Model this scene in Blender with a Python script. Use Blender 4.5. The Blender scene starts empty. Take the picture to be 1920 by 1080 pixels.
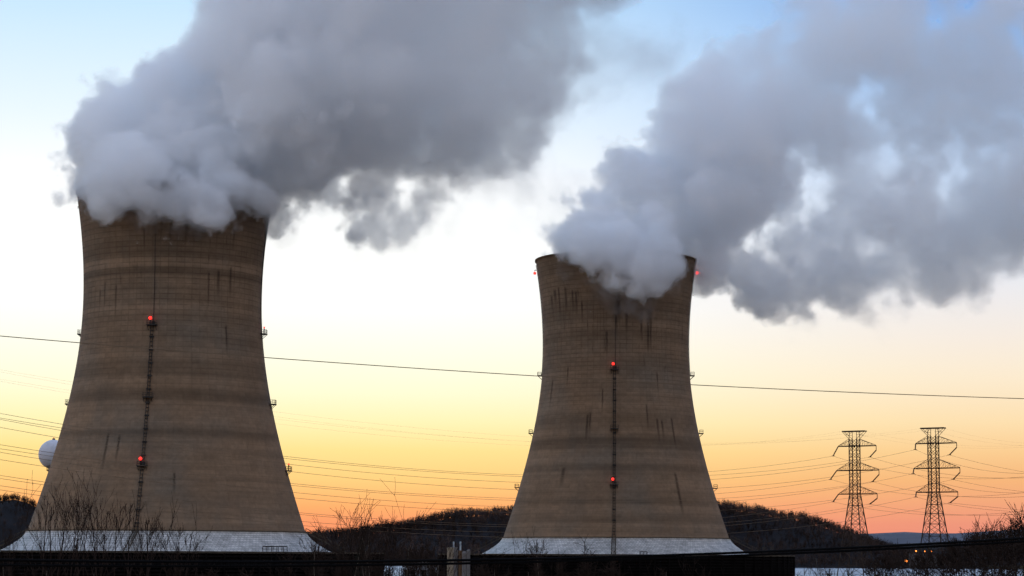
import bpy, math, random
import numpy as np
from mathutils import Matrix, Vector

# ------------------------------------------------------------------ camera, sky, sun, exposure
sc = bpy.context.scene
COL = sc.collection
FPX, PITCH, ROLL, HC = 4226.43, 0.11894, 0.00505, 12.0
FWD = np.array([0, math.cos(PITCH), math.sin(PITCH)])
_r = np.array([1.0, 0, 0]); _u = np.array([0, -math.sin(PITCH), math.cos(PITCH)])
RGT = math.cos(ROLL) * _r + math.sin(ROLL) * _u
UPV = -math.sin(ROLL) * _r + math.cos(ROLL) * _u

def at(x, y, Y):
    """world point at distance Y seen at pixel (x, y) of the 1920 x 1080 photograph"""
    d = FWD * FPX + RGT * (x - 960) - UPV * (y - 540)
    return np.array([0, 0, HC]) + d * (Y / d[1])

cam = bpy.data.cameras.new("camera")
cam.sensor_width = 36.0
cam.lens = 36.0 * FPX / 1920.0
cam.clip_start, cam.clip_end = 1.0, 40000.0
camo = bpy.data.objects.new("camera", cam)
camo.matrix_world = Matrix(((RGT[0], UPV[0], -FWD[0], 0), (RGT[1], UPV[1], -FWD[1], 0), (RGT[2], UPV[2], -FWD[2], HC), (0, 0, 0, 1)))
COL.objects.link(camo)
sc.camera = camo

sc.view_settings.view_transform = 'Standard'
sc.view_settings.look = 'None'
sc.view_settings.exposure = 0.0
sc.view_settings.gamma = 1.0
sc.cycles.max_bounces = 16
sc.cycles.volume_bounces = 14
sc.cycles.diffuse_bounces = 3
sc.cycles.transparent_max_bounces = 32
sc.cycles.volume_step_rate = 4.0
sc.cycles.volume_max_steps = 220
sc.cycles.use_denoising = True
sc.cycles.denoising_input_passes = 'RGB_ALBEDO'
sc.cycles.use_adaptive_sampling = True
sc.cycles.adaptive_threshold = 0.04

def s2l(c):
    return tuple((v / 255 / 12.92 if v / 255 <= 0.04045 else ((v / 255 + 0.055) / 1.055) ** 2.4) for v in c)

class NT:
    """small helper to write node trees as expressions"""
    def __init__(s, tree): s.t = tree
    def n(s, kind, ins=None, **kw):
        nd = s.t.nodes.new(kind)
        for k, v in kw.items(): setattr(nd, k, v)
        for k, v in (ins or {}).items(): s.put(nd.inputs[k], v)
        return nd
    def put(s, sock, v):
        if isinstance(v, bpy.types.NodeSocket): s.t.links.new(v, sock)
        else: sock.default_value = v
    def m(s, op, a, b=None, c=None, clamp=False):
        nd = s.t.nodes.new('ShaderNodeMath'); nd.operation = op; nd.use_clamp = clamp
        for i, v in enumerate((a, b, c)):
            if v is not None: s.put(nd.inputs[i], v)
        return nd.outputs[0]
    def vm(s, op, a, b=None):
        nd = s.t.nodes.new('ShaderNodeVectorMath'); nd.operation = op
        s.put(nd.inputs[0], a)
        if b is not None: s.put(nd.inputs[1], b)
        return nd.outputs[0]
    def smooth(s, v, a, b, lo=0.0, hi=1.0):
        nd = s.t.nodes.new('ShaderNodeMapRange'); nd.interpolation_type = 'SMOOTHSTEP'
        s.put(nd.inputs[0], v)
        for i, x in enumerate((a, b, lo, hi)): s.put(nd.inputs[i + 1], x)
        return nd.outputs[0]
    def lin(s, v, a, b, lo=0.0, hi=1.0):
        nd = s.t.nodes.new('ShaderNodeMapRange'); nd.clamp = True
        s.put(nd.inputs[0], v)
        for i, x in enumerate((a, b, lo, hi)): s.put(nd.inputs[i + 1], x)
        return nd.outputs[0]
    def noise(s, vec, scale, detail=2.0, rough=0.5, dim='3D'):
        nd = s.n('ShaderNodeTexNoise', noise_dimensions=dim)
        s.put(nd.inputs['Vector'], vec)
        s.put(nd.inputs['Scale'], scale); s.put(nd.inputs['Detail'], detail); s.put(nd.inputs['Roughness'], rough)
        return nd.outputs[0]
    def mix(s, f, a, b, mode='MIX'):
        nd = s.t.nodes.new('ShaderNodeMix'); nd.data_type = 'RGBA'; nd.blend_type = mode
        s.put(nd.inputs[0], f); s.put(nd.inputs[6], a); s.put(nd.inputs[7], b)
        return nd.outputs[2]
    def ramp(s, f, stops, interp='LINEAR'):
        nd = s.t.nodes.new('ShaderNodeValToRGB'); cr = nd.color_ramp; cr.interpolation = interp
        s.put(nd.inputs[0], f)
        stops = sorted(stops, key=lambda q: q[0])
        while len(cr.elements) < len(stops): cr.elements.new(1.0)
        for e, (p, c) in zip(cr.elements, stops):
            e.position = p; e.color = (*c[:3], 1) if hasattr(c, '__len__') else (c, c, c, 1)
        return nd.outputs[0]

SUN_AZ, SUN_EL = -98.0, 3.0        # degrees left of the view axis, above the horizon
w = bpy.data.worlds.new("World"); sc.world = w; w.use_nodes = True
T = NT(w.node_tree); w.node_tree.nodes.clear()
tc = T.n('ShaderNodeTexCoord').outputs['Generated']
sx = T.n('ShaderNodeSeparateXYZ', {0: tc})
elev = T.m('MULTIPLY', T.m('ARCSINE', sx.outputs[2]), 180 / math.pi)
az = T.m('MULTIPLY', T.m('ARCTAN2', sx.outputs[0], sx.outputs[1]), 180 / math.pi)
tt = T.m('DIVIDE', T.m('ADD', elev, 2.0), 92.0, clamp=True)
E_ = lambda e: (e + 2.0) / 92.0
left_sky = [(-2, (225, 110, 85)), (0.75, (250, 151, 106)), (1.25, (255, 175, 108)), (1.95, (255, 207, 128)), (2.7, (255, 225, 146)), (3.4, (255, 241, 182)),
            (4.2, (255, 249, 213)), (5.2, (255, 253, 232)), (6.2, (255, 255, 250)), (9.5, (252, 254, 255)), (11.0, (231, 244, 254)), (13, (208, 233, 252)),
            (15, (180, 220, 250)), (25, (160, 200, 240)), (50, (175, 200, 240)), (90, (175, 198, 240))]
right_sky = [(-2, (215, 120, 105)), (0.75, (238, 147, 124)), (1.3, (243, 165, 124)), (2.0, (247, 184, 124)), (2.7, (251, 207, 148)), (3.4, (253, 224, 176)),
             (4.6, (252, 236, 210)), (5.6, (246, 236, 226)), (6.8, (236, 236, 240)), (9, (205, 222, 245)), (11, (178, 208, 246)), (13, (145, 189, 243)), (14.3, (124, 169, 232)),
             (25, (130, 175, 230)), (50, (155, 188, 235)), (90, (175, 198, 240))]
back_sky = [(-2, (165, 150, 150)), (2, (202, 190, 194)), (10, (224, 216, 222)), (22, (222, 226, 240)), (50, (204, 219, 248)), (90, (175, 198, 240))]
gl = T.ramp(tt, [(E_(e), tuple(1.06 * x for x in s2l(c))) for e, c in left_sky])
gr = T.ramp(tt, [(E_(e), tuple(1.0 * x for x in s2l(c))) for e, c in right_sky])
gb = T.ramp(tt, [(E_(e), s2l(c)) for e, c in back_sky])
front = T.mix(T.smooth(az, -3.0, 13.0), gl, gr)
# the afterglow fades away from the set sun (about ten degrees left of the view axis)
off = T.m('ABSOLUTE', T.m('WRAP', T.m('ADD', az, 50.0), 180.0, -180.0))
sky_grad = T.mix(T.smooth(off, 65.0, 125.0), front, gb)
nish = T.n('ShaderNodeTexSky', sky_type='NISHITA', sun_disc=False)
nish.sun_elevation = math.radians(SUN_EL); nish.sun_rotation = math.radians(SUN_AZ)
nish.air_density = 1.2; nish.dust_density = 2.0
bg1 = T.n('ShaderNodeBackground', {'Color': sky_grad, 'Strength': 1.0})
bg2 = T.n('ShaderNodeBackground', {'Color': nish.outputs[0], 'Strength': 0.004})
addb = T.n('ShaderNodeAddShader', {0: bg1.outputs[0], 1: bg2.outputs[0]})
wo = T.n('ShaderNodeOutputWorld', {'Surface': addb.outputs[0]})

sun = bpy.data.lights.new("sun", 'SUN'); sun.energy = 0.35; sun.angle = math.radians(10); sun.color = (1.0, 0.72, 0.55)
suno = bpy.data.objects.new("sun", sun); COL.objects.link(suno)
a_, e_ = math.radians(SUN_AZ), math.radians(SUN_EL)
sd = Vector((math.sin(a_) * math.cos(e_), math.cos(a_) * math.cos(e_), math.sin(e_)))
suno.rotation_euler = sd.to_track_quat('Z', 'Y').to_euler()

# ------------------------------------------------------------------ object helpers
class MB:
    def __init__(s): s.v = []; s.f = []
    def box(s, c, sz, rot=None):
        hx, hy, hz = (q / 2 for q in sz); b = len(s.v)
        for x, y, z in ((-hx, -hy, -hz), (hx, -hy, -hz), (hx, hy, -hz), (-hx, hy, -hz), (-hx, -hy, hz), (hx, -hy, hz), (hx, hy, hz), (-hx, hy, hz)):
            if rot is not None: x, y = x * math.cos(rot) - y * math.sin(rot), x * math.sin(rot) + y * math.cos(rot)
            s.v.append((c[0] + x, c[1] + y, c[2] + z))
        for q in ((0, 3, 2, 1), (4, 5, 6, 7), (0, 1, 5, 4), (1, 2, 6, 5), (2, 3, 7, 6), (3, 0, 4, 7)): s.f.append(tuple(b + i for i in q))
        return s
    def tube(s, pts, rad, n=5, cap=True):
        pts = [np.asarray(p, float) for p in pts]
        rad = rad if hasattr(rad, '__len__') else [rad] * len(pts)
        b0 = len(s.v); N = len(pts); prev = None
        for i, p in enumerate(pts):
            d = pts[min(i + 1, N - 1)] - pts[max(i - 1, 0)]; d = d / (np.linalg.norm(d) + 1e-9)
            ref = np.array([0, 0, 1.0]) if abs(d[2]) < 0.9 else np.array([1.0, 0, 0])
            if prev is not None: ref = prev
            u = ref - d * (ref @ d); u /= np.linalg.norm(u) + 1e-9; prev = u
            v = np.cross(d, u)
            for k in range(n):
                a = 2 * math.pi * k / n
                s.v.append(tuple(p + rad[i] * (math.cos(a) * u + math.sin(a) * v)))
        for i in range(N - 1):
            for k in range(n):
                k2 = (k + 1) % n
                s.f.append((b0 + i * n + k, b0 + i * n + k2, b0 + (i + 1) * n + k2, b0 + (i + 1) * n + k))
        if cap:
            s.f.append(tuple(b0 + k for k in range(n - 1, -1, -1)))
            s.f.append(tuple(b0 + (N - 1) * n + k for k in range(n)))
        return s
    def lathe(s, prof, n=96, c=(0, 0, 0), closed=False, a0=0.0, a1=2 * math.pi):
        full = abs(a1 - a0 - 2 * math.pi) < 1e-6
        b0 = len(s.v); cnt = n if full else n + 1
        for r, z in prof:
            for k in range(cnt):
                a = a0 + (a1 - a0) * k / n
                s.v.append((c[0] + r * math.sin(a), c[1] - r * math.cos(a), c[2] + z))
        M = len(prof)
        for i in range(M if closed else M - 1):
            j = (i + 1) % M
            for k in range(n):
                k2 = (k + 1) % cnt
                s.f.append((b0 + i * cnt + k, b0 + i * cnt + k2, b0 + j * cnt + k2, b0 + j * cnt + k))
        return s
    def tri(s, a, b, c):
        i = len(s.v); s.v += [tuple(a), tuple(b), tuple(c)]; s.f.append((i, i + 1, i + 2)); return s
    def build(s, name, mat, parent=None, smooth=False, loc=None):
        me = bpy.data.meshes.new(name); me.from_pydata(s.v, [], s.f); me.update()
        if smooth: me.polygons.foreach_set('use_smooth', [True] * len(me.polygons))
        me.materials.append(mat)
        o = bpy.data.objects.new(name, me); COL.objects.link(o)
        if parent is not None: o.parent = parent
        if loc is not None: o.location = loc
        return o

def tag(o, label=None, cat=None, group=None, kind=None):
    if label: o['label'] = label
    if cat: o['category'] = cat
    if group: o['group'] = group
    if kind: o['kind'] = kind
    return o

def empty(name, loc=(0, 0, 0), rz=0.0):
    o = bpy.data.objects.new(name, None); o.location = loc; o.rotation_euler = (0, 0, rz); COL.objects.link(o); return o

def copy_tree(o, parent=None):
    c = o.copy(); COL.objects.link(c)
    if parent is not None: c.parent = parent
    for ch in [x for x in bpy.data.objects if x.parent is o]: copy_tree(ch, c)
    return c

def simple(name, col, rough=0.8, noise=0.25, scale=1.0, metal=0.0, spec=0.04):
    m = bpy.data.materials.new(name); m.use_nodes = True
    t = NT(m.node_tree); b = m.node_tree.nodes['Principled BSDF']
    co = t.n('ShaderNodeTexCoord').outputs['Object']
    nz = t.noise(co, scale, 5, 0.6)
    f = t.lin(nz, 0.3, 0.7, 1 - noise, 1 + noise)
    t.put(b.inputs['Base Color'], t.mix(1.0, (*col, 1), t.n('ShaderNodeCombineColor', {0: f, 1: f, 2: f}).outputs[0], 'MULTIPLY'))
    b.inputs['Roughness'].default_value = rough; b.inputs['Metallic'].default_value = metal
    b.inputs['Specular IOR Level'].default_value = spec
    return m

def emis(name, col, strength):
    m = bpy.data.materials.new(name); m.use_nodes = True
    b = m.node_tree.nodes['Principled BSDF']
    b.inputs['Base Color'].default_value = (*col, 1)
    b.inputs['Emission Color'].default_value = (*col, 1); b.inputs['Emission Strength'].default_value = strength
    return m

STEEL = simple('dark_steel', (0.035, 0.033, 0.032), 0.6, 0.3, 2.0)
LATTICE = simple('galvanised_steel', (0.045, 0.032, 0.025), 0.6, 0.2, 1.0)
RED = emis('red_lamp', (1.0, 0.02, 0.015), 3.2)
AMBER = emis('amber_lamp', (1.0, 0.26, 0.04), 3.0)
WIRE = simple("conductor", (0.16, 0.11, 0.07), 0.6, 0.1, 1.0)
BLACKWIRE = simple('rubber_cable', (0.004, 0.004, 0.0045), 0.8, 0.1, 1.0)

# ------------------------------------------------------------------ ground, river, hills
def ground_mat():
    m = bpy.data.materials.new('winter_grass'); m.use_nodes = True
    t = NT(m.node_tree); b = m.node_tree.nodes['Principled BSDF']
    co = t.n('ShaderNodeTexCoord').outputs['Object']
    c = t.ramp(t.noise(co, 0.02, 8, 0.6), [(0.3, (0.03, 0.027, 0.02)), (0.55, (0.06, 0.05, 0.032)), (0.8, (0.09, 0.08, 0.05))])
    t.put(b.inputs['Base Color'], c); b.inputs['Roughness'].default_value = 0.95; b.inputs['Specular IOR Level'].default_value = 0.0
    return m
GM = ground_mat()
g = MB()
NG = 40
for j in range(NG + 1):
    for i in range(NG + 1): g.v.append((-18000 + 36000 * i / NG, -6000 + 30000 * j / NG, 0))
for j in range(NG):
    for i in range(NG): g.f.append((j * (NG + 1) + i, j * (NG + 1) + i + 1, (j + 1) * (NG + 1) + i + 1, (j + 1) * (NG + 1) + i))
tag(g.build('ground', GM), 'flat dark winter ground reaching out to the hills', 'ground', kind='structure')

def river_mat():
    m = bpy.data.materials.new('river_water'); m.use_nodes = True
    t = NT(m.node_tree); b = m.node_tree.nodes['Principled BSDF']
    co = t.n('ShaderNodeTexCoord').outputs['Object']
    nz = t.noise(t.vm('MULTIPLY', co, (0.012, 0.003, 1)), 1.0, 6, 0.6)
    t.put(b.inputs['Base Color'], t.ramp(nz, [(0.35, (0.16, 0.18, 0.21)), (0.5, (0.33, 0.35, 0.38)), (0.7, (0.45, 0.47, 0.49))]))  # mottled pale blue-grey base colour
    b.inputs['Roughness'].default_value = 0.45; b.inputs['Specular IOR Level'].default_value = 0.3
    bump = t.n('ShaderNodeBump', {'Height': t.noise(co, 0.25, 4, 0.6), 'Strength': 0.6, 'Distance': 2.0})
    t.put(b.inputs['Normal'], bump.outputs[0])
    return m
rv = MB(); rng = random.Random(3)
NR = 60
for i in range(NR + 1):
    x = -3500 + 7000 * i / NR
    rv.v.append((x, 1420 + 60 * math.sin(x / 300) + rng.uniform(-12, 12), 0.05)); rv.v.append((x, 2960 + 25 * math.sin(x / 170), 0.05))
for i in range(NR): rv.f.append((2 * i, 2 * i + 2, 2 * i + 3, 2 * i + 1))
tag(rv.build('river', river_mat()), 'pale river below the wooded hill', 'river', kind='structure')

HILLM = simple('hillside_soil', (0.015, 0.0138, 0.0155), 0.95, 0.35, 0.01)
FARM = simple('haze_tinted_hillside', (0.10, 0.105, 0.13), 0.95, 0.2, 0.002)  # paler blue base colour takes the place of distance haze
def hill(name, sky, Y0, Y1, Y2, label, mat, tree_px=0, nx=120, ny=14, seed=1):
    """ridge at distance Y1 whose skyline passes the given photo points, with a foot at Y0 and a back slope to Y2"""
    xs = np.array([p[0] for p in sky], float); ys = np.array([p[1] for p in sky], float) + tree_px
    wx = (xs - 960) / FPX * Y1
    pts = [at(a, b, Y1) for a, b in zip(xs, ys)]
    wx = np.array([p[0] for p in pts]); wz = np.array([p[2] for p in pts])
    rr = np.random.RandomState(seed)
    ph = rr.uniform(0, 6.28, 6)
    def H(x, Y):
        h = np.interp(x, wx, wz)
        t = (Y - Y0) / (Y1 - Y0) if Y < Y1 else (Y2 - Y) / (Y2 - Y1)
        t = max(0.0, min(1.0, t)); s = t * t * (3 - 2 * t) * 0.75 + t * 0.25
        return max(-1.0, h * s + 2.0 * math.sin(x / 45 + ph[0] + Y / 80) * s * (1 - s) * 3 - 0.5 * (1 - s))
    mb = MB()
    X = np.linspace(wx[0], wx[-1], nx + 1); YY = np.linspace(Y0, Y2, ny + 1)
    YY[np.abs(YY - Y1).argmin()] = Y1
    for Y in YY:
        for x in X: mb.v.append((x, Y, H(x, Y)))
    for j in range(ny):
        for i in range(nx): mb.f.append((j * (nx + 1) + i, j * (nx + 1) + i + 1, (j + 1) * (nx + 1) + i + 1, (j + 1) * (nx + 1) + i))
    o = mb.build(name, mat, smooth=True)
    tag(o, label, 'hill', kind='structure')
    return H, wx

near_sky = [(300, 1040), (450, 1020), (560, 1004), (600, 996), (650, 993), (700, 988), (760, 980), (800, 968), (850, 957), (900, 955), (960, 952), (1040, 938), (1150, 925), (1250, 928), (1345, 942), (1400, 948),
            (1450, 956), (1500, 964), (1550, 978), (1600, 997), (1640, 1016), (1690, 1032), (1740, 1044), (1800, 1050)]
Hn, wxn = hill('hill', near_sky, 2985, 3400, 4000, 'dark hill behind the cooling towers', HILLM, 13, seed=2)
left_sky_l = [(-700, 990), (-450, 950), (-200, 932), (-60, 928), (0, 931), (30, 929), (50, 935), (75, 946), (130, 962), (220, 985), (330, 1015), (420, 1044)]
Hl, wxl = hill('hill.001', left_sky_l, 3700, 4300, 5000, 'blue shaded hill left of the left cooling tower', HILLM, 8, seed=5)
far_sky = [(-900, 1012), (-200, 1006), (300, 1004), (700, 1006), (1100, 1000), (1400, 1002), (1620, 1001), (1660, 999), (1705, 997), (1740, 1000), (1800, 1000), (1850, 996), (1920, 992), (2000, 990), (2200, 1000), (2900, 1010)]
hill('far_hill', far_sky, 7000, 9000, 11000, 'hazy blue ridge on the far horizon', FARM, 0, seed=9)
mid_sky = [(1560, 1040), (1640, 1017), (1700, 1015), (1760, 1013), (1850, 1012), (2000, 1008), (2300, 1010), (2900, 1030)]
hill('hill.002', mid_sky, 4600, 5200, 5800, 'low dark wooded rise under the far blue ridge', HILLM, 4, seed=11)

def forest(name, H, wx, Y0, Y1, n, h0, h1, label, mat, seed, xlim=None, ridge=0.3):
    rr = np.random.RandomState(seed); V = []; Fc = []; K = []
    ph = rr.uniform(0, 6.28, 4)
    for i in range(n):
        x = rr.uniform(*(xlim or (wx[0] + 20, wx[-1] - 20)))
        on_ridge = rr.rand() < ridge
        Y = Y1 + rr.normal(-12, 36) if on_ridge else rr.uniform(Y0, Y1 + 20)
        z = H(x, Y)
        if z < 0.3: continue
        lump = 0.5 + 0.25 * math.sin(x / 37 + ph[0]) + 0.25 * math.sin(x / 17 + ph[1] + Y / 40)
        under = rr.rand() < 0.45
        h = (h0 + (h1 - h0) * (0.6 * lump + 0.4 * rr.rand())) * (rr.uniform(0.4, 0.65) if under else 1.0) * (1.25 if rr.rand() < 0.05 else 1)
        cr = h * rr.uniform(0.34, 0.52)
        tone = rr.uniform(0.35, 1.0) * (0.6 + 0.8 * (0.5 + 0.5 * math.sin(x / 61 + Y / 47 + ph[2])))
        if rr.rand() < 0.08: tone *= 1.5
        warm = rr.uniform(-0.15, 0.2)
        def add(a, b, wd):
            k = len(V); a = np.asarray(a); b = np.asarray(b)
            sd_ = np.array([wd, 0, 0]) if rr.rand() < .6 else np.array([0.3 * wd, wd, 0])
            V.extend([a - sd_, a + sd_, b]); Fc.append((k, k + 1, k + 2)); K.extend([(tone * (1 + warm), tone, tone * (1 - warm))] * 3)
        base = np.array([x, Y, z - 0.5]); fork = np.array([x + rr.normal(0, .3), Y, z + h * 0.16])
        add(base, fork + np.array([0, 0, h * .55]), 0.28)
        for k in range(8):
            a = rr.uniform(0, 6.28); e = rr.uniform(0.1, 1.45)
            tip = fork + np.array([math.cos(a) * math.cos(e) * cr, math.sin(a) * math.cos(e) * cr, 0.22 * h + math.sin(e) * h * 0.56])
            add(fork + np.array([0, 0, rr.uniform(-.1, .3) * h]), tip, 0.22)
            for q in range(7):
                s0 = fork + (tip - fork) * rr.uniform(0.15, 1.0)
                d = rr.normal(0, 1, 3); d[2] = abs(d[2]) * 0.8; d /= np.linalg.norm(d)
                add(s0, s0 + d * h * rr.uniform(0.10, 0.24), rr.uniform(0.2, 0.48))
    me = bpy.data.meshes.new(name); me.from_pydata([tuple(p) for p in V], [], Fc); me.materials.append(mat)
    at_ = me.attributes.new('bark', 'FLOAT_COLOR', 'POINT')
    at_.data.foreach_set('color', np.array([(*c, 1.0) for c in K], dtype=np.float32).ravel())
    o = bpy.data.objects.new(name, me); COL.objects.link(o)
    return tag(o, label, 'forest', kind='stuff')
def wood_mat():
    m = bpy.data.materials.new('winter_wood'); m.use_nodes = True
    t = NT(m.node_tree); b = m.node_tree.nodes['Principled BSDF']
    a = t.n('ShaderNodeAttribute', attribute_name='bark')
    t.put(b.inputs['Base Color'], t.mix(1.0, (0.062, 0.045, 0.041, 1), a.outputs['Color'], 'MULTIPLY'))
    b.inputs['Roughness'].default_value = 0.95; b.inputs['Specular IOR Level'].default_value = 0.0
    return m
WOOD = wood_mat()
forest('forest', Hn, wxn, 3000, 3400, 8000, 12, 19, 'bare winter wood covering the hill behind the towers', WOOD, 4, ridge=0.34)
forest('forest.001', Hl, wxl, 3720, 4300, 2000, 11, 17, 'bare wood on the blue hill at the left edge', WOOD, 8, xlim=(at(-260, 1000, 4300)[0], at(330, 1000, 4300)[0]), ridge=0.4)

#--TOWERS--
# ------------------------------------------------------------------ cooling towers
TOWER = [np.array([-95.9, 633.8]), np.array([35.8, 771.9])]
RIM_Z, SKIRT_Z, ROOF_Z, RING_R = 113.4, 18.53, 13.13, 60.3
def prof(z): return 24.96 * math.sqrt(1 + ((z - 84.0) / (62.39 if z > 84.0 else 55.93)) ** 2)

def on_shell(k, x, y):
    """(azimuth, height) of the point of tower k's shell seen at photo pixel (x, y)"""
    Y = TOWER[k][1] - 28
    for _ in range(30):
        p = at(x, y, Y); r = prof(p[2]); dx = p[0] - TOWER[k][0]
        Y = 0.5 * Y + 0.5 * (TOWER[k][1] - math.sqrt(max(0.5, r * r - dx * dx)))
    p = at(x, y, Y)
    return math.atan2(p[0] - TOWER[k][0], -(p[1] - TOWER[k][1])), p[2]

BANDS = [
    [(365, .90), (400, .86), (440, .82), (474, .80), (482, 1.05), (491, 1.08), (497, .98), (500, .74), (510, .76), (514, 1.0), (540, .98), (562, .96), (568, 1.12), (576, 1.08), (581, .98),
     (640, .98), (668, 1.0), (684, .82), (700, .84), (706, 1.0), (722, .98), (734, .74), (746, .76), (752, .98), (790, 1.04), (802, 1.0), (806, .76), (814, .78), (820, 1.0), (880, 1.0), (940, .9), (992, 1.0)],
    [(470, 1.05), (520, 1.0), (560, .88), (590, .84), (604, 1.0), (612, 1.02), (628, .92), (645, 1.04), (660, 1.0), (690, .96), (694, 1.06), (710, 1.0), (760, 1.05), (778, .98), (786, .82),
     (800, .86), (808, 1.02), (818, .98), (824, .74), (838, .76), (844, 1.04), (866, 1.04), (874, .78), (880, .80), (886, 1.02), (930, .96), (942, .82), (950, .98), (978, .86), (985, 1.02), (1006, 1.0)]]
STREAKS = [
    [(410, 508, 538, 5), (433, 503, 540, 4), (424, 612, 648, 3.5), (218, 536, 572, 3), (197, 530, 560, 2.5), (203, 815, 862, 4), (224, 818, 850, 3.5), (327, 888, 908, 3), (188, 545, 565, 2), (392, 512, 560, 2.5),
     (350, 415, 432, 4), (440, 425, 445, 3), (320, 420, 436, 3), (270, 430, 450, 2.5)],
    [(1160, 556, 588, 8), (1040, 545, 562, 5), (1047, 540, 580, 3), (1060, 540, 574, 4), (1073, 545, 568, 3.5), (1080, 548, 575, 4), (1034, 556, 570, 4), (1091, 566, 590, 3), (1175, 586, 610, 5), (1156, 590, 612, 4), (1203, 585, 625, 4),
     (1216, 580, 650, 5), (1221, 578, 640, 3), (1138, 622, 652, 3.5), (1102, 778, 812, 4.5), (1107, 775, 800, 3.5), (1232, 786, 812, 4), (1241, 790, 808, 3.5), (1259, 785, 825, 3), (1057, 878, 898, 5), (1266, 888, 950, 4), (1065, 690, 710, 2.5),
     (1130, 730, 760, 2.5), (1212, 760, 790, 2.5), (1232, 700, 720, 2.5), (1036, 715, 745, 2.5)]]

def concrete(k):
    m = bpy.data.materials.new('weathered_concrete'); m.use_nodes = True
    t = NT(m.node_tree); b = m.node_tree.nodes['Principled BSDF']
    co = t.n('ShaderNodeTexCoord').outputs['Object']
    s = t.n('ShaderNodeSeparateXYZ', {0: co}); x, y, z = s.outputs
    azm = t.m('ARCTAN2', x, t.m('MULTIPLY', y, -1.0))
    arc = t.m('MULTIPLY', azm, 27.0)
    # poured bands
    wob = t.m('MULTIPLY', t.m('SUBTRACT', t.noise(t.n('ShaderNodeCombineXYZ', {0: arc}).outputs[0], 0.06, 2), 0.5), 1.1)
    zb = t.m('DIVIDE', t.m('ADD', z, wob), 120.0)
    st = []
    Yf = TOWER[k][1] - 28; xc = 305 if k == 0 else 1156
    for yy, v in BANDS[k]: st.append((at(xc, yy, Yf)[2] / 120.0, max(0.5, 1 + (v - 1) * 1.35)))
    band = t.ramp(zb, st[:32])
    band2 = t.lin(t.noise(t.n('ShaderNodeCombineXYZ', {0: t.m('MULTIPLY', arc, 0.012), 1: k * 7.3, 2: t.m('MULTIPLY', z, 0.4)}).outputs[0], 1.0, 5, 0.7), 0.3, 0.7, 0.80, 1.18)
    blot = t.lin(t.noise(co, 0.06, 7, 0.66), 0.3, 0.7, 0.86, 1.13)
    fine = t.lin(t.noise(co, 0.9, 4, 0.7), 0.25, 0.75, 0.84, 1.16)
    # formwork panels: each casting row and panel takes its own tone, dark joints between
    lift, wid = 1.45, 2.35
    zi = t.m('DIVIDE', z, lift); ai = t.m('DIVIDE', arc, wid)
    cell = t.n('ShaderNodeTexWhiteNoise', {'Vector': t.n('ShaderNodeCombineXYZ', {0: t.m('FLOOR', zi), 1: t.m('FLOOR', ai)}).outputs[0]}).outputs[0]
    ctone = t.lin(cell, 0, 1, 0.93, 1.07)
    jz = t.m('LESS_THAN', t.m('FRACT', zi), 0.2); ja = t.m('LESS_THAN', t.m('FRACT', ai), 0.13)
    upper = t.smooth(z, 40.0, 92.0, 0.2, 0.9)
    joint = t.m('MULTIPLY', t.m('MAXIMUM', t.m('MULTIPLY', jz, 0.34), t.m('MULTIPLY', ja, 0.22)), t.m('MULTIPLY', upper, t.lin(t.noise(co, 0.25, 3), .35, .65, .4, 1.2)))
    # run-down streaks
    sv = t.n('ShaderNodeCombineXYZ', {0: t.m('MULTIPLY', arc, 0.85), 1: k * 3.1, 2: t.m('MULTIPLY', z, 0.085)}).outputs[0]
    sn = t.smooth(t.noise(sv, 1.0, 5, 0.72), 0.57, 0.70)
    msk = t.smooth(t.noise(co, 0.07, 4), 0.42, 0.60)
    hz = t.m('ADD', t.smooth(z, 60.0, 96.0, 0.0, 0.9 if k else 0.55), 0.15)
    streak = t.m('MULTIPLY', t.m('MULTIPLY', sn, msk), hz)
    hair = t.m('MULTIPLY', t.smooth(t.noise(t.n('ShaderNodeCombineXYZ', {0: t.m('MULTIPLY', arc, 2.2), 2: t.m('MULTIPLY', z, 0.04)}).outputs[0], 1.0, 2), 0.62, 0.72), t.m('MULTIPLY', hz, 0.4))
    streak = t.m('MAXIMUM', streak, hair)
    jag = t.m('MULTIPLY', t.m('SUBTRACT', t.noise(t.n('ShaderNodeCombineXYZ', {0: t.m('MULTIPLY', arc, .6), 2: t.m('MULTIPLY', z, 0.8)}).outputs[0], 1.0, 3, .7), 0.5), 0.02)
    for (px, y0, y1, wd) in STREAKS[k]:
        a0, z0 = on_shell(k, px, y0); a1, z1 = on_shell(k, px, y1)
        hw = wd * 0.5 * (0.15 if k == 0 else 0.18) / 27.0 / max(0.4, math.cos(a0))
        d = t.m('ABSOLUTE', t.m('SUBTRACT', t.m('ADD', azm, jag), a0))
        fz = t.m('MULTIPLY', t.smooth(z, z1 - 4.5, z1 + 2.5), t.smooth(z, z0 - 0.4, z0 + 0.8, 1.0, 0.0))
        streak = t.m('MAXIMUM', streak, t.m('MULTIPLY', t.m('MULTIPLY', t.smooth(d, hw * 0.2, hw * 1.7, 0.78, 0.0), fz), t.lin(fine, .8, 1.1, 0.7, 1.0)))
    wet = t.m('MULTIPLY', t.smooth(z, 99.0, 112.0), t.lin(t.noise(co, 0.12, 4), .3, .7, 0.1, 0.45))
    tone = t.m('MULTIPLY', t.m('MULTIPLY', t.m('MULTIPLY', t.m('MULTIPLY', band, band2), blot), fine), ctone)
    tone = t.m('MULTIPLY', tone, t.m('SUBTRACT', 1.0, joint))
    tone = t.m('MULTIPLY', tone, t.m('SUBTRACT', 1.0, t.m('MULTIPLY', streak, 0.85)))
    tone = t.m('MULTIPLY', tone, t.m('SUBTRACT', 1.0, wet))
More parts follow.
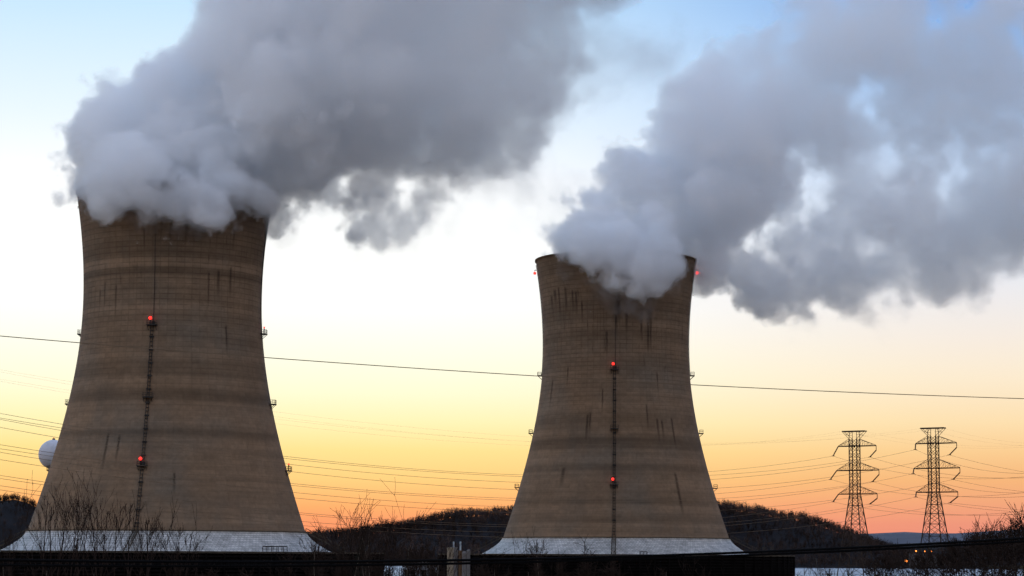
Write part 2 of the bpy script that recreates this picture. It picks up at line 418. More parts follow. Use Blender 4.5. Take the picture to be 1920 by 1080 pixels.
    hue = t.ramp(t.noise(co, 0.045, 4, 0.6), [(0.35, (0.206, 0.132, 0.080)), (0.5, (0.192, 0.128, 0.082)), (0.68, (0.156, 0.119, 0.087))])
    t.put(b.inputs['Base Color'], t.mix(1.0, hue, t.n('ShaderNodeCombineColor', {0: tone, 1: tone, 2: tone}).outputs[0], 'MULTIPLY'))
    b.inputs['Roughness'].default_value = 0.92; b.inputs['Specular IOR Level'].default_value = 0.2
    bump = t.n('ShaderNodeBump', {'Height': t.m('ADD', t.m('MULTIPLY', joint, -0.5), t.m('MULTIPLY', fine, 0.3)), 'Strength': 0.5, 'Distance': 0.3})
    t.put(b.inputs['Normal'], bump.outputs[0])
    return m

def cladding_mat():
    m = bpy.data.materials.new('white_corrugated_cladding'); m.use_nodes = True
    t = NT(m.node_tree); b = m.node_tree.nodes['Principled BSDF']
    co = t.n('ShaderNodeTexCoord').outputs['Object']
    s = t.n('ShaderNodeSeparateXYZ', {0: co}); x, y, z = s.outputs
    rad = t.m('SQRT', t.m('ADD', t.m('MULTIPLY', x, x), t.m('MULTIPLY', y, y)))
    arc = t.m('MULTIPLY', t.m('ARCTAN2', x, t.m('MULTIPLY', y, -1.0)), 41.0)
    zi = t.m('DIVIDE', t.m('ADD', z, t.m('MULTIPLY', rad, -0.35)), 0.72); ai = t.m('DIVIDE', t.m('ADD', arc, t.m('MULTIPLY', t.m('FLOOR', zi), 0.5)), 1.0)
    jz = t.m('MULTIPLY', t.m('LESS_THAN', t.m('FRACT', zi), 0.2), 0.6); ja = t.m('MULTIPLY', t.m('LESS_THAN', t.m('FRACT', ai), 0.16), 0.4)
    cell = t.n('ShaderNodeTexWhiteNoise', {'Vector': t.n('ShaderNodeCombineXYZ', {0: t.m('FLOOR', zi), 1: t.m('FLOOR', ai)}).outputs[0]}).outputs[0]
    tone = t.m('MULTIPLY', t.lin(cell, 0, 1, 0.72, 1.1), t.m('SUBTRACT', 1.0, t.m('MAXIMUM', jz, ja)))
    tone = t.m('MULTIPLY', tone, t.lin(t.noise(co, 0.16, 7, .7), .3, .7, .62, 1.22))
    t.put(b.inputs['Base Color'], t.mix(1.0, (0.49, 0.485, 0.475, 1), t.n('ShaderNodeCombineColor', {0: tone, 1: tone, 2: tone}).outputs[0], 'MULTIPLY'))
    b.inputs['Roughness'].default_value = 0.6
    return m
CLAD = cladding_mat()
LOUVRE = simple('shade_dark_louvre', (0.005, 0.004, 0.004), 0.95, 0.4, 0.5, spec=0.05)  # near-black base colour includes the shade of the air inlet
INNER = simple('interior_shade_black', (0.004, 0.004, 0.004), 1.0, 0.1, 1.0, spec=0.0)  # flat black colour standing in for unlit interiors
ROOFM = simple('grey_roof_deck', (0.20, 0.19, 0.18), 0.9, 0.2, 0.3)
PARAPET = simple('stained_parapet', (0.06, 0.05, 0.038), 0.9, 0.35, 0.4)

def platform(root, azm, z, lamp=False):
    r = prof(z); R = lambda rr, a: np.array([rr * math.sin(a), -rr * math.cos(a), 0])
    up = np.array([0, 0, 1.0]); tan = np.array([math.cos(azm), math.sin(azm), 0])
    p = MB(); c = R(r + 0.75, azm) + up * z
    p.box(c, (2.7, 1.7, 0.28), azm)
    for s in (-1.1, 1.1): p.tube([R(r + 1.4, azm) + up * (z - 0.1) + tan * s, R(r - 0.1, azm) + up * (z - 1.5) + tan * s], 0.09)
    o = p.build('platform', STEEL, root)
    q = MB()
    cs = [R(r + 1.5, azm) + tan * a for a in (-1.3, -0.45, 0.45, 1.3)]
    for a in cs: q.tube([a + up * z, a + up * (z + 1.25)], 0.045, 4)
    for s in (-1.3, 1.3): q.tube([R(r + 0.3, azm) + tan * s + up * z, R(r + 0.3, azm) + tan * s + up * (z + 1.25)], 0.045, 4)
    for h in (0.65, 1.22): q.tube([R(r + .3, azm) + tan * -1.3 + up * (z + h), cs[0] + up * (z + h), cs[3] + up * (z + h), R(r + .3, azm) + tan * 1.3 + up * (z + h)], 0.045, 4)
    q.build('railing', STEEL, o)
    if lamp:
        ls = 0.72 if lamp == 1 else 0.4
        l = MB(); c = R(r + 0.9, azm) + up * (z + 1.9) - tan * 0.45
        l.lathe([(0.02 , -0.62 * ls), (0.42 * ls, -0.5 * ls), (0.6 * ls, 0.0), (0.45 * ls, 0.45 * ls), (0.02, 0.62 * ls)], 12, c)
        l.build('warning_light', RED, o, smooth=True)
        h = MB(); h.tube([R(r + 0.9, azm) + up * z - tan * 0.45, R(r + 0.9, azm) + up * (z + 1.7) - tan * 0.45], 0.16, 6); (h.box(R(r + 0.5, azm) + up * (z + 0.6) + tan * .3, (0.9, .7, 1.0), azm) if lamp == 1 else None)
        h.build('lamp_post', STEEL, o)
    return o

def ladder(root, a):
    R = lambda rr, a: np.array([rr * math.sin(a), -rr * math.cos(a), 0]); up = np.array([0, 0, 1.0])
    ld = MB(); tn = np.array([math.cos(a), math.sin(a), 0])
    zl = np.linspace(SKIRT_Z + 0.2, 74.0, 40)
    for s in (-0.35, 0.35): ld.tube([R(prof(z) + 0.55, a) + up * z + tn * s for z in zl], 0.09, 4)
    zz = SKIRT_Z + 1
    while zz < 74:
        ld.box(R(prof(zz) + 0.35, a) + up * zz, (0.75, 0.55, 0.12), a); zz += 1.0
    zz = SKIRT_Z + 2
    while zz < 74:
        ld.box(R(prof(zz) + 0.3, a) + up * zz, (1.15, 0.75, 0.35), a); zz += 3.6
    ld.build('ladder', STEEL, root)

def tower(k, label):
    root = empty('cooling_tower', (TOWER[k][0], TOWER[k][1], 0))
    tag(root, label, 'cooling tower', 'cooling towers of the power station')
    zs = np.linspace(SKIRT_Z - 0.6, RIM_Z, 110)
    pr = [(prof(z), z) for z in zs] + [(prof(RIM_Z) + 0.35, RIM_Z + 0.02), (prof(RIM_Z) + 0.35, RIM_Z + 0.5), (prof(RIM_Z) - 0.9, RIM_Z + 0.5)] + [(prof(z) - 0.9, z) for z in zs[::-1]]
    MB().lathe(pr, 240, closed=True).build('shell', concrete(k), root, smooth=True)
    # flared white cladding from the shell's foot down to the fill roof
    cl = []
    r0 = prof(SKIRT_Z)
    for i in range(15):
        f = i / 14.0
        cl.append((r0 + 0.35 + 6.9 * f ** 1.55, SKIRT_Z + (ROOF_Z + 0.05 - SKIRT_Z) * f))
    prc = cl + [(r, z - 0.25) for r, z in cl[::-1]]
    MB().lathe(prc, 240, closed=True).build('cladding', CLAD, root, smooth=False)
    MB().lathe([(r0 + 0.1, SKIRT_Z - 0.02), (r0 + 0.55, SKIRT_Z - 0.02), (r0 + 0.55, SKIRT_Z + 0.22), (r0 + 0.1, SKIRT_Z + 0.22)], 240, closed=True).build('flashing', PARAPET, root)
    MB().lathe([(r0 + 6.4, ROOF_Z - 0.5), (RING_R - 0.5, ROOF_Z - 0.5), (RING_R - 0.5, ROOF_Z - 0.15), (r0 + 6.4, ROOF_Z - 0.15)], 160, closed=True).build('roof_deck', ROOFM, root)
    MB().lathe([(RING_R - 0.4, ROOF_Z - 0.4), (RING_R + 0.15, ROOF_Z - 0.4), (RING_R + 0.15, ROOF_Z + 0.02), (RING_R - 0.4, ROOF_Z + 0.02)], 200, closed=True).build('parapet', PARAPET, root)
    # air inlet wall: louvre blades between posts before a black ring that paints the unlit interior
    lw = MB()
    z = 0.6
    while z < ROOF_Z - 1.15:
        lw.lathe([(RING_R - 0.9, z + 0.75), (RING_R - 0.05, z), (RING_R - 0.05, z + 0.10), (RING_R - 0.9, z + 0.85)], 160, closed=True); z += 0.92
    for i in range(80):
        a = 2 * math.pi * i / 80
        lw.box(((RING_R - 0.15) * math.sin(a), -(RING_R - 0.15) * math.cos(a), (ROOF_Z - 0.42) / 2), (0.4, 0.6, ROOF_Z - 0.42), a)
    lw.build('louvre_wall', LOUVRE, root)
    MB().lathe([(RING_R - 1.4, 0.0), (RING_R - 1.2, 0.0), (RING_R - 1.2, ROOF_Z - 0.52), (RING_R - 1.4, ROOF_Z - 0.52)], 160, closed=True).build('void_shade_ring', INNER, root)
    AZ0 = math.radians(-3.6)
    R = lambda rr, a: np.array([rr * math.sin(a), -rr * math.cos(a), 0]); up = np.array([0, 0, 1.0])
    for q in range(4):
        a = AZ0 + q * math.pi / 2
        for lv, zz in enumerate((74.07, 54.27, 35.67)):
            platform(root, a, zz, lamp=(0 if lv == 1 else 1 if q == 0 else 2 if (k == 0 and q == 1) else 0))
        tn = np.array([math.cos(a), math.sin(a), 0])
        if q == 0: ladder(root, a)
        cb = MB(); cb.tube([R(prof(z) + 0.12, a) + up * z + tn * 0.25 for z in np.linspace(74, RIM_Z - 1, 26)], 0.09, 4); cb.build('cable_duct', STEEL, root)
        # warning lamp on a bracket just under the rim
        zr = RIM_Z - 3.6
        bk = MB(); bk.tube([R(prof(zr) - 0.1, a) + up * (zr + .9), R(prof(zr) + 1.1, a) + up * (zr + .9)], 0.12, 5); bk.tube([R(prof(zr) + 1.0, a) + up * (zr + .9), R(prof(zr) + 1.0, a) + up * (zr + .3)], 0.1, 5)
        bo = bk.build('lamp_bracket', STEEL, root)
        if k == 1 and q in (1, 3):
            l = MB(); l.lathe([(0.02, -0.5), (0.38, -0.4), (0.52, 0.0), (0.38, 0.4), (0.02, 0.5)], 12, R(prof(zr) + 1.0, a) + up * (zr - 0.2)); l.build('warning_light', RED, bo, smooth=True)
        # sloping access stair from the shell's foot down to the fill roof
        sr = MB()
        for s in (-0.6, 0.6):
            sr.tube([R(r0 + 0.5, a) + up * (SKIRT_Z + .1) + tn * s, R(r0 + 11.5, a) + up * ROOF_Z + tn * s], 0.14, 5)
            sr.tube([R(r0 + 0.5, a) + up * (SKIRT_Z + 1.2) + tn * s, R(r0 + 11.5, a) + up * (ROOF_Z + 1.1) + tn * s], 0.06, 4)
        for i in range(24):
            f = i / 23.0; sr.box(R(r0 + .5 + 11 * f, a) + up * (SKIRT_Z + (ROOF_Z - SKIRT_Z) * f + 0.05), (1.2, 0.4, 0.08), a)
        for i in range(7):
            f = i / 6.0
            for s in (-.6, .6):
                b_ = R(r0 + .5 + 11 * f, a) + up * (SKIRT_Z + (ROOF_Z - SKIRT_Z) * f) + tn * s; sr.tube([b_, b_ + up * 1.1], 0.05, 4)
        sr.build('stair', PARAPET, root)
    # guard frame round the roof hatch
    ah = on_hatch(k)
    gf = MB()
    Wd, Hh = (6.3, 1.35) if k == 0 else (2.1, 0.85)
    tn = np.array([math.cos(ah), math.sin(ah), 0])
    for rr in (RING_R - 2.6, RING_R - 4.4):
        for s in np.linspace(-Wd / 2, Wd / 2, 5 if k == 0 else 3): gf.tube([R(rr, ah) + tn * s + up * (ROOF_Z - .2), R(rr, ah) + tn * s + up * (ROOF_Z + Hh)], 0.09, 4)
        gf.tube([R(rr, ah) - tn * Wd / 2 + up * (ROOF_Z + Hh), R(rr, ah) + tn * Wd / 2 + up * (ROOF_Z + Hh)], 0.14, 4)
        gf.tube([R(rr, ah) - tn * Wd / 2 + up * (ROOF_Z + Hh * .5), R(rr, ah) + tn * Wd / 2 + up * (ROOF_Z + Hh * .5)], 0.05, 4)
    for s in (-Wd / 2, Wd / 2): gf.tube([R(RING_R - 2.6, ah) + tn * s + up * (ROOF_Z + Hh), R(RING_R - 4.4, ah) + tn * s + up * (ROOF_Z + Hh)], 0.1, 4)
    gf.build('guard_rail', STEEL, root)
    return root

def on_hatch(k):
    x, Y = (550, TOWER[0][1] - 52) if k == 0 else (1206, TOWER[1][1] - 56)
    p = at(x, 1028, Y); return math.atan2(p[0] - TOWER[k][0], -(p[1] - TOWER[k][1]))

tower(0, 'larger concrete cooling tower with a white sphere tank peeping out beside it')
tower(1, 'smaller concrete cooling tower with red lamps glowing at both sides of its rim')
#--STEAM--
# ------------------------------------------------------------------ steam plumes (true volumes)
def steam_mat(dens):
    m = bpy.data.materials.new('steam'); m.use_nodes = True
    t = NT(m.node_tree); m.node_tree.nodes.clear()
    v = t.n('ShaderNodeVolumePrincipled'); v.inputs['Color'].default_value = (0.980, 0.988, 1.0, 1)
    v.inputs['Density'].default_value = dens; v.inputs['Anisotropy'].default_value = 0.15
    t.n('ShaderNodeOutputMaterial', {'Volume': v.outputs[0]})
    return m
def mist_mat():
    m = bpy.data.materials.new('mist_edge'); m.use_nodes = True
    t = NT(m.node_tree); m.node_tree.nodes.clear()
    co = t.n('ShaderNodeTexCoord').outputs['Object']
    d = t.n('ShaderNodeBsdfTranslucent', {'Color': (0.9, 0.9, 0.92, 1)}); tr = t.n('ShaderNodeBsdfTransparent')
    mx = t.n('ShaderNodeMixShader', {0: t.lin(t.noise(co, 0.05, 4), 0.35, 0.65, 0.0, 0.05), 1: tr.outputs[0], 2: d.outputs[0]})
    t.n('ShaderNodeOutputMaterial', {'Surface': mx.outputs[0]})
    return m
MIST = mist_mat()
BIAS = 4.0
VEIL = 0.17
CLS = [5.0, 7.0, 10.0, 14.0, 19.0, 26.0, 34.0]

def plume(name, k, blobs, veil, lo, hi, vox, dens, seed, src, label):
    Y0 = TOWER[k][1]
    rr = random.Random(seed)
    V, C = [], []
    for b in blobs:
        x, y, r = b[:3]
        mpx = Y0 / FPX
        R = r * mpx
        dz = b[3] if len(b) > 3 else rr.uniform(-0.35, 0.35) * R
        c = at(x, y, Y0 + dz)
        i = min(range(len(CLS)), key=lambda q: abs(math.log(CLS[q] / R)))
        V.append(tuple(c)); C.append(i)
    for b in veil:
        x, y, r = b[:3]; R = r * Y0 / FPX; c = at(x, y, Y0 + (b[3] if len(b) > 3 else rr.uniform(-12, 12)))
        V.append(tuple(c)); C.append(10 + min(range(len(CLS)), key=lambda q: abs(math.log(CLS[q] / R))))
    me = bpy.data.meshes.new(name); me.from_pydata(V, [], [])
    a = me.attributes.new('cls', 'INT', 'POINT'); a.data.foreach_set('value', C)
    tree = bpy.data.node_groups.new('steam_field', 'GeometryNodeTree')
    tree.interface.new_socket('Geometry', in_out='INPUT', socket_type='NodeSocketGeometry')
    tree.interface.new_socket('Geometry', in_out='OUTPUT', socket_type='NodeSocketGeometry')
    t = NT(tree)
    gi = t.n('NodeGroupInput'); go = t.n('NodeGroupOutput')
    at_ = t.n('GeometryNodeInputNamedAttribute', data_type='INT'); at_.inputs['Name'].default_value = 'cls'
    pos = t.n('GeometryNodeInputPosition').outputs[0]
    # large slow warp so that lobes are not round
    wv = t.n('ShaderNodeTexNoise', noise_dimensions='3D'); t.put(wv.inputs['Vector'], pos); wv.inputs['Scale'].default_value = 0.035; wv.inputs['Detail'].default_value = 3.0
    warp = t.vm('MULTIPLY', t.vm('SUBTRACT', wv.outputs[1], (0.5, 0.5, 0.5)), (14.0, 14.0, 14.0))
    p2 = t.vm('ADD', pos, warp)
    sdf = None; vsd = None
    for i in sorted(set(C)):
        cmp_ = t.n('FunctionNodeCompare', data_type='INT', operation='EQUAL')
        t.put(cmp_.inputs[2], at_.outputs[0]); cmp_.inputs[3].default_value = i
        sep = t.n('GeometryNodeSeparateGeometry', {0: gi.outputs[0], 1: cmp_.outputs[0]})
        pr = t.n('GeometryNodeProximity', target_element='POINTS')
        t.put(pr.inputs['Geometry'] if 'Geometry' in pr.inputs else pr.inputs[0], sep.outputs[0])
        for s_ in pr.inputs:
            if s_.name in ('Sample Position', 'Source Position'): t.put(s_, p2)
        dd = t.m('SUBTRACT', CLS[i % 10], pr.outputs['Distance'])
        if i >= 10:
            vsd = dd if vsd is None else t.m('SMOOTH_MAX', vsd, dd, 8.0)
            continue
        sdf = dd if sdf is None else t.m('SMOOTH_MAX', sdf, dd, 3.0)
    age = t.smooth(t.n('ShaderNodeVectorMath', {0: pos, 1: tuple(src)}, operation='DISTANCE').outputs['Value'], 26.0, 105.0)
    pn = t.vm('MULTIPLY', p2, (1.0, 0.55, 1.0))       # eddies drawn out across the wind
    fb = t.m('SUBTRACT', t.noise(pn, 0.05, 8, 0.66), 0.5)
    vor = t.n('ShaderNodeTexVoronoi', voronoi_dimensions='3D', feature='F1')
    t.put(vor.inputs['Vector'], t.vm('ADD', pos, t.vm('MULTIPLY', warp, (0.6, 0.6, 0.6)))); vor.inputs['Scale'].default_value = 0.085
    vor.inputs['Detail'].default_value = 3.0; vor.inputs['Roughness'].default_value = 0.6
    bump = t.m('SUBTRACT', 0.55, vor.outputs['Distance'])
    fine = t.m('SUBTRACT', t.noise(t.vm('MULTIPLY', t.vm('ADD', pos, t.vm('MULTIPLY', warp, (0.5, 0.5, 0.5))), (1.0, 0.55, 1.0)), 0.16, 7, 0.68), 0.5)
    old = t.m('MULTIPLY', age, 1.0)
    disp = t.m('MULTIPLY', fb, t.m('ADD', 12.0, t.m('MULTIPLY', old, 36.0)))
    disp = t.m('ADD', disp, t.m('MULTIPLY', bump, t.m('SUBTRACT', 9.0, t.m('MULTIPLY', old, 6.0))))
    disp = t.m('ADD', disp, t.m('MULTIPLY', fine, t.m('ADD', 8.0, t.m('MULTIPLY', old, 14.0))))
    sdf = t.m('ADD', t.m('ADD', sdf, disp), t.m('SUBTRACT', 5.0, t.m('MULTIPLY', old, 1.5)))
    soft = t.m('ADD', 1.3, t.m('MULTIPLY', old, 5.5))
    d = t.m('DIVIDE', sdf, soft, clamp=True)
    d = t.m('MULTIPLY', d, t.m('SUBTRACT', 1.0, t.m('MULTIPLY', old, 0.62)))
    vfb = t.m("SUBTRACT", t.noise(pn, 0.05, 8, 0.66), 0.5)
    vd = t.m('DIVIDE', t.m('ADD', vsd, t.m('ADD', 0.0, t.m('ADD', t.m('MULTIPLY', vfb, 55.0), t.m('MULTIPLY', fine, 10.0)))), 16.0, clamp=True)
    d = t.m('MAXIMUM', d, t.m('MULTIPLY', vd, VEIL))
    vc = t.n('GeometryNodeVolumeCube', {'Density': d, 'Min': lo, 'Max': hi})
    def res(v):
        for ax, q in zip('XYZ', range(3)): vc.inputs['Resolution ' + ax].default_value = max(8, int((hi[q] - lo[q]) / v))
    res(2.2)
    pts = bpy.data.objects.new('steam_seed', me)          # never linked to the scene: only the lobe centres the field is grown from
    oi = t.n('GeometryNodeObjectInfo', transform_space='ORIGINAL'); oi.inputs['Object'].default_value = pts
    for l in list(gi.outputs[0].links):
        s_ = l.to_socket; tree.links.remove(l); tree.links.new(oi.outputs['Geometry'], s_)
    sm = t.n('GeometryNodeSetMaterial', {'Geometry': vc.outputs[0]}); sm.inputs['Material'].default_value = steam_mat(dens)
    v2m = t.n('GeometryNodeVolumeToMesh', {'Volume': vc.outputs[0]}); v2m.resolution_mode = 'VOXEL_SIZE'
    v2m.inputs['Voxel Size'].default_value = 2.4; v2m.inputs['Threshold'].default_value = 0.3
    # 1: the plume's outer skin of thin mist, as a plain mesh
    tree.links.new(v2m.outputs[0], go.inputs[0])
    tmp = bpy.data.objects.new('steam_skin', bpy.data.meshes.new('steam_skin')); COL.objects.link(tmp)
    md = tmp.modifiers.new('steam_field', 'NODES'); md.node_group = tree
    dg = bpy.context.evaluated_depsgraph_get(); dg.update()
    ev = tmp.evaluated_get(dg)
    hull = bpy.data.meshes.new_from_object(ev, depsgraph=dg)
    bpy.data.objects.remove(tmp)
    hull.name = name; hull.materials.clear(); hull.materials.append(MIST)
    hull.polygons.foreach_set('use_smooth', [True] * len(hull.polygons)); hull.update()
    o = bpy.data.objects.new(name, hull); COL.objects.link(o)
    tag(o, label, 'steam plume', 'steam plumes blowing off the towers')
    # 2: the vapour itself, a voxel volume
    res(vox)
    tree.links.new(sm.outputs[0], go.inputs[0])
    vol = bpy.data.volumes.new('vapour'); vo = bpy.data.objects.new('vapour', vol); COL.objects.link(vo); vo.parent = o
    vol.materials.append(sm.inputs['Material'].default_value)
    md = vo.modifiers.new('steam_field', 'NODES'); md.node_group = tree
    return o

BL = [(205, 345, 55), (330, 352, 70), (430, 368, 62), (262, 350, 60), (480, 380, 42), (170, 340, 30), (225, 290, 80), (250, 232, 86), (310, 285, 115), (300, 190, 95), (400, 150, 108), (480, 80, 125), (560, 0, 150),
      (560, 200, 150), (420, 300, 110), (470, 340, 66), (700, 0, 170), (700, 150, 165), (850, 80, 165), (950, 90, 130), (850, 215, 115), (720, 290, 95), (600, 255, 95), (690, 395, 48), (735, 395, 52), (800, 330, 72),
      (925, 200, 115), (1000, 50, 108), (560, 402, 26), (530, 395, 30), (660, 425, 24), (700, 440, 22), (1040, 150, 60),
      (600, -150, 180), (800, -150, 200), (1000, -130, 170), (1130, -120, 110), (900, -300, 200), (1120, -300, 180), (700, -300, 170),
      # steam spilling over the near lip of the rim
      (158, 336, 44, -9), (186, 332, 58, -23), (220, 326, 60, -30), (258, 328, 58, -33), (292, 342, 52, -32), (328, 356, 50, -31), (362, 374, 48, -31), (398, 380, 48, -29), (430, 362, 46, -25), (462, 362, 46, -20), (490, 364, 40, -13), (350, 385, 34, -31), (410, 392, 34, -28),
      (250, 290, 60, -12), (330, 300, 70, -13), (420, 320, 60, -12), (155, 320, 40, 0), (165, 310, 48, 4), (190, 300, 50, -10), (600, 340, 42), (750, 330, 50), (650, 385, 36), (790, 365, 52), (705, 365, 56)]
VL = [(350, 410, 36, -31), (400, 415, 34, -30), (450, 415, 34, -26), (280, 370, 30, -31), (590, 340, 60), (680, 340, 60), (560, 370, 50), (620, 300, 50), (900, 330, 60), (960, 280, 75), (1040, 250, 75), (1120, 180, 70), (1170, 280, 60), (1000, 350, 60), (940, 390, 50), (1150, 60, 75), (1230, 120, 60), (1290, 60, 45), (1060, 330, 55), (860, 400, 50), (1090, 420, 35), (1180, 100, 70), (600, 350, 70), (650, 330, 60), (760, 430, 45), (540, 430, 24), (690, 455, 34)]
BR = [(1080, 455, 50), (1140, 430, 70), (1225, 440, 82), (1275, 465, 50), (1110, 400, 55), (1200, 345, 82), (1300, 300, 105), (1300, 215, 82), (1360, 150, 72), (1383, 108, 42), (1400, 250, 115), (1350, 380, 95), (1440, 340, 85), (1480, 200, 115),
      (1440, 110, 55), (1560, 110, 105), (1560, 235, 95), (1650, 80, 100), (1750, 110, 105), (1690, 170, 60), (1870, 130, 120), (1690, 200, 68), (1760, 235, 72), (1830, 255, 76), (1870, 330, 60), (1600, 330, 46), (1705, 265, 40), (1800, 210, 60), (1905, 250, 75), (1990, 200, 120), (1540, 30, 55), (1700, 0, 70), (1880, 20, 70),
      (1325, 500, 50), (1350, 520, 44), (1395, 525, 52), (1440, 545, 48), (1500, 530, 64), (1580, 512, 74), (1650, 490, 82), (1700, 415, 100), (1780, 455, 92), (1845, 415, 95), (1905, 395, 105), (1745, 310, 62), (1985, 370, 125), (1555, 430, 48), (1480, 455, 34), (1690, 520, 50), (1905, 290, 60), (1990, 40, 110),
      (2100, 300, 150), (2100, 120, 150), (2230, 250, 170), (2230, 60, 160), (1620, -60, 80), (1800, -80, 90),
      (1046, 456, 34, -10), (1066, 462, 44, -20), (1105, 466, 48, -29), (1150, 476, 48, -32), (1190, 490, 48, -33), (1230, 488, 48, -30), (1258, 482, 36, -23), (1205, 524, 30, -33), (1125, 502, 30, -31), (1258, 512, 22, -27), (1150, 430, 60, -15), (1220, 435, 60, -15), (1100, 435, 45, -14)]
VR = [(1120, 515, 34, -33), (1200, 540, 38, -34), (1265, 528, 30, -28), (1160, 512, 40, -34), (1235, 520, 36, -32), (1190, 560, 24, -34), (1060, 490, 24, -25), (1430, 485, 60), (1500, 430, 70), (1570, 370, 70), (1620, 420, 60), (1640, 290, 70), (1720, 220, 70), (1870, 320, 80), (1800, 280, 70), (1930, 330, 70), (1800, 20, 80), (1900, 0, 80), (1600, 20, 60), (1480, 40, 50), (1400, 580, 30), (1500, 590, 40), (1650, 560, 50), (1690, 585, 30), (1780, 540, 45), (1850, 500, 45), (1330, 560, 24), (1240, 200, 40), (1170, 330, 40)]
def bbox(k, x0, x1, y0, y1, d):
    Y = TOWER[k][1]; a = at(x0, y1, Y); b = at(x1, y0, Y)
    return (float(a[0]), float(Y - d), float(a[2])), (float(b[0]), float(Y + d), float(b[2]))
lo, hi = bbox(0, 95, 1330, -420, 500, 46)
plume('steam_plume', 0, BL, VL, lo, hi, 0.62, 0.20, 5, (TOWER[0][0], TOWER[0][1], 110.0), 'billowing grey steam plume streaming right off the larger cooling tower')
lo, hi = bbox(1, 960, 2350, -160, 660, 46)
plume('steam_plume', 1, BR, VR, lo, hi, 0.70, 0.18, 9, (TOWER[1][0], TOWER[1][1], 110.0), 'torn grey steam plume rising right from the smaller cooling tower')
#--REST--
# ------------------------------------------------------------------ sphere tank behind the larger tower
def px_r(r, Y): return r * Y / FPX
WHITEP = simple('white_tank_paint', (0.55, 0.55, 0.60), 0.5, 0.08, 0.3)
YT = 905.0
c = at(100, 852, YT); R_ = px_r(27.5, YT)
wt = empty('water_tower', (c[0], c[1], 0)); tag(wt, 'white spherical water tower on a stem half hidden by the larger cooling tower', 'water tower')
pr = [(R_ * math.sin(a), c[2] - R_ * math.cos(a)) for a in np.linspace(0.34, math.pi - 0.02, 26)]
neck = pr[0]
tk = MB().lathe([(neck[0] * 0.55, neck[1] - 3.2), (neck[0] * 0.72, neck[1] - 1.2), *pr], 48); tk.build('tank', WHITEP, wt, smooth=True)
MB().lathe([(2.8, 0), (1.9, 4), (1.25, 9), (1.1, neck[1] - 3.0), (1.25, neck[1] - 2.4), (0.3, neck[1] - 2.3)], 32).build('stem', WHITEP, wt, smooth=True)
cp = MB().lathe([(0.55, c[2] + R_ - 0.1), (0.55, c[2] + R_ + 0.5), (0.15, c[2] + R_ + 0.55)], 14); cpo = cp.build('hatch', STEEL, wt)
MB().lathe([(0.02, c[2] + R_ + .55), (0.3, c[2] + R_ + 0.7), (0.02, c[2] + R_ + 1.0)], 10).build('warning_light', emis('dim_red_lamp', (0.5, 0.03, 0.02), 0.8), cpo)

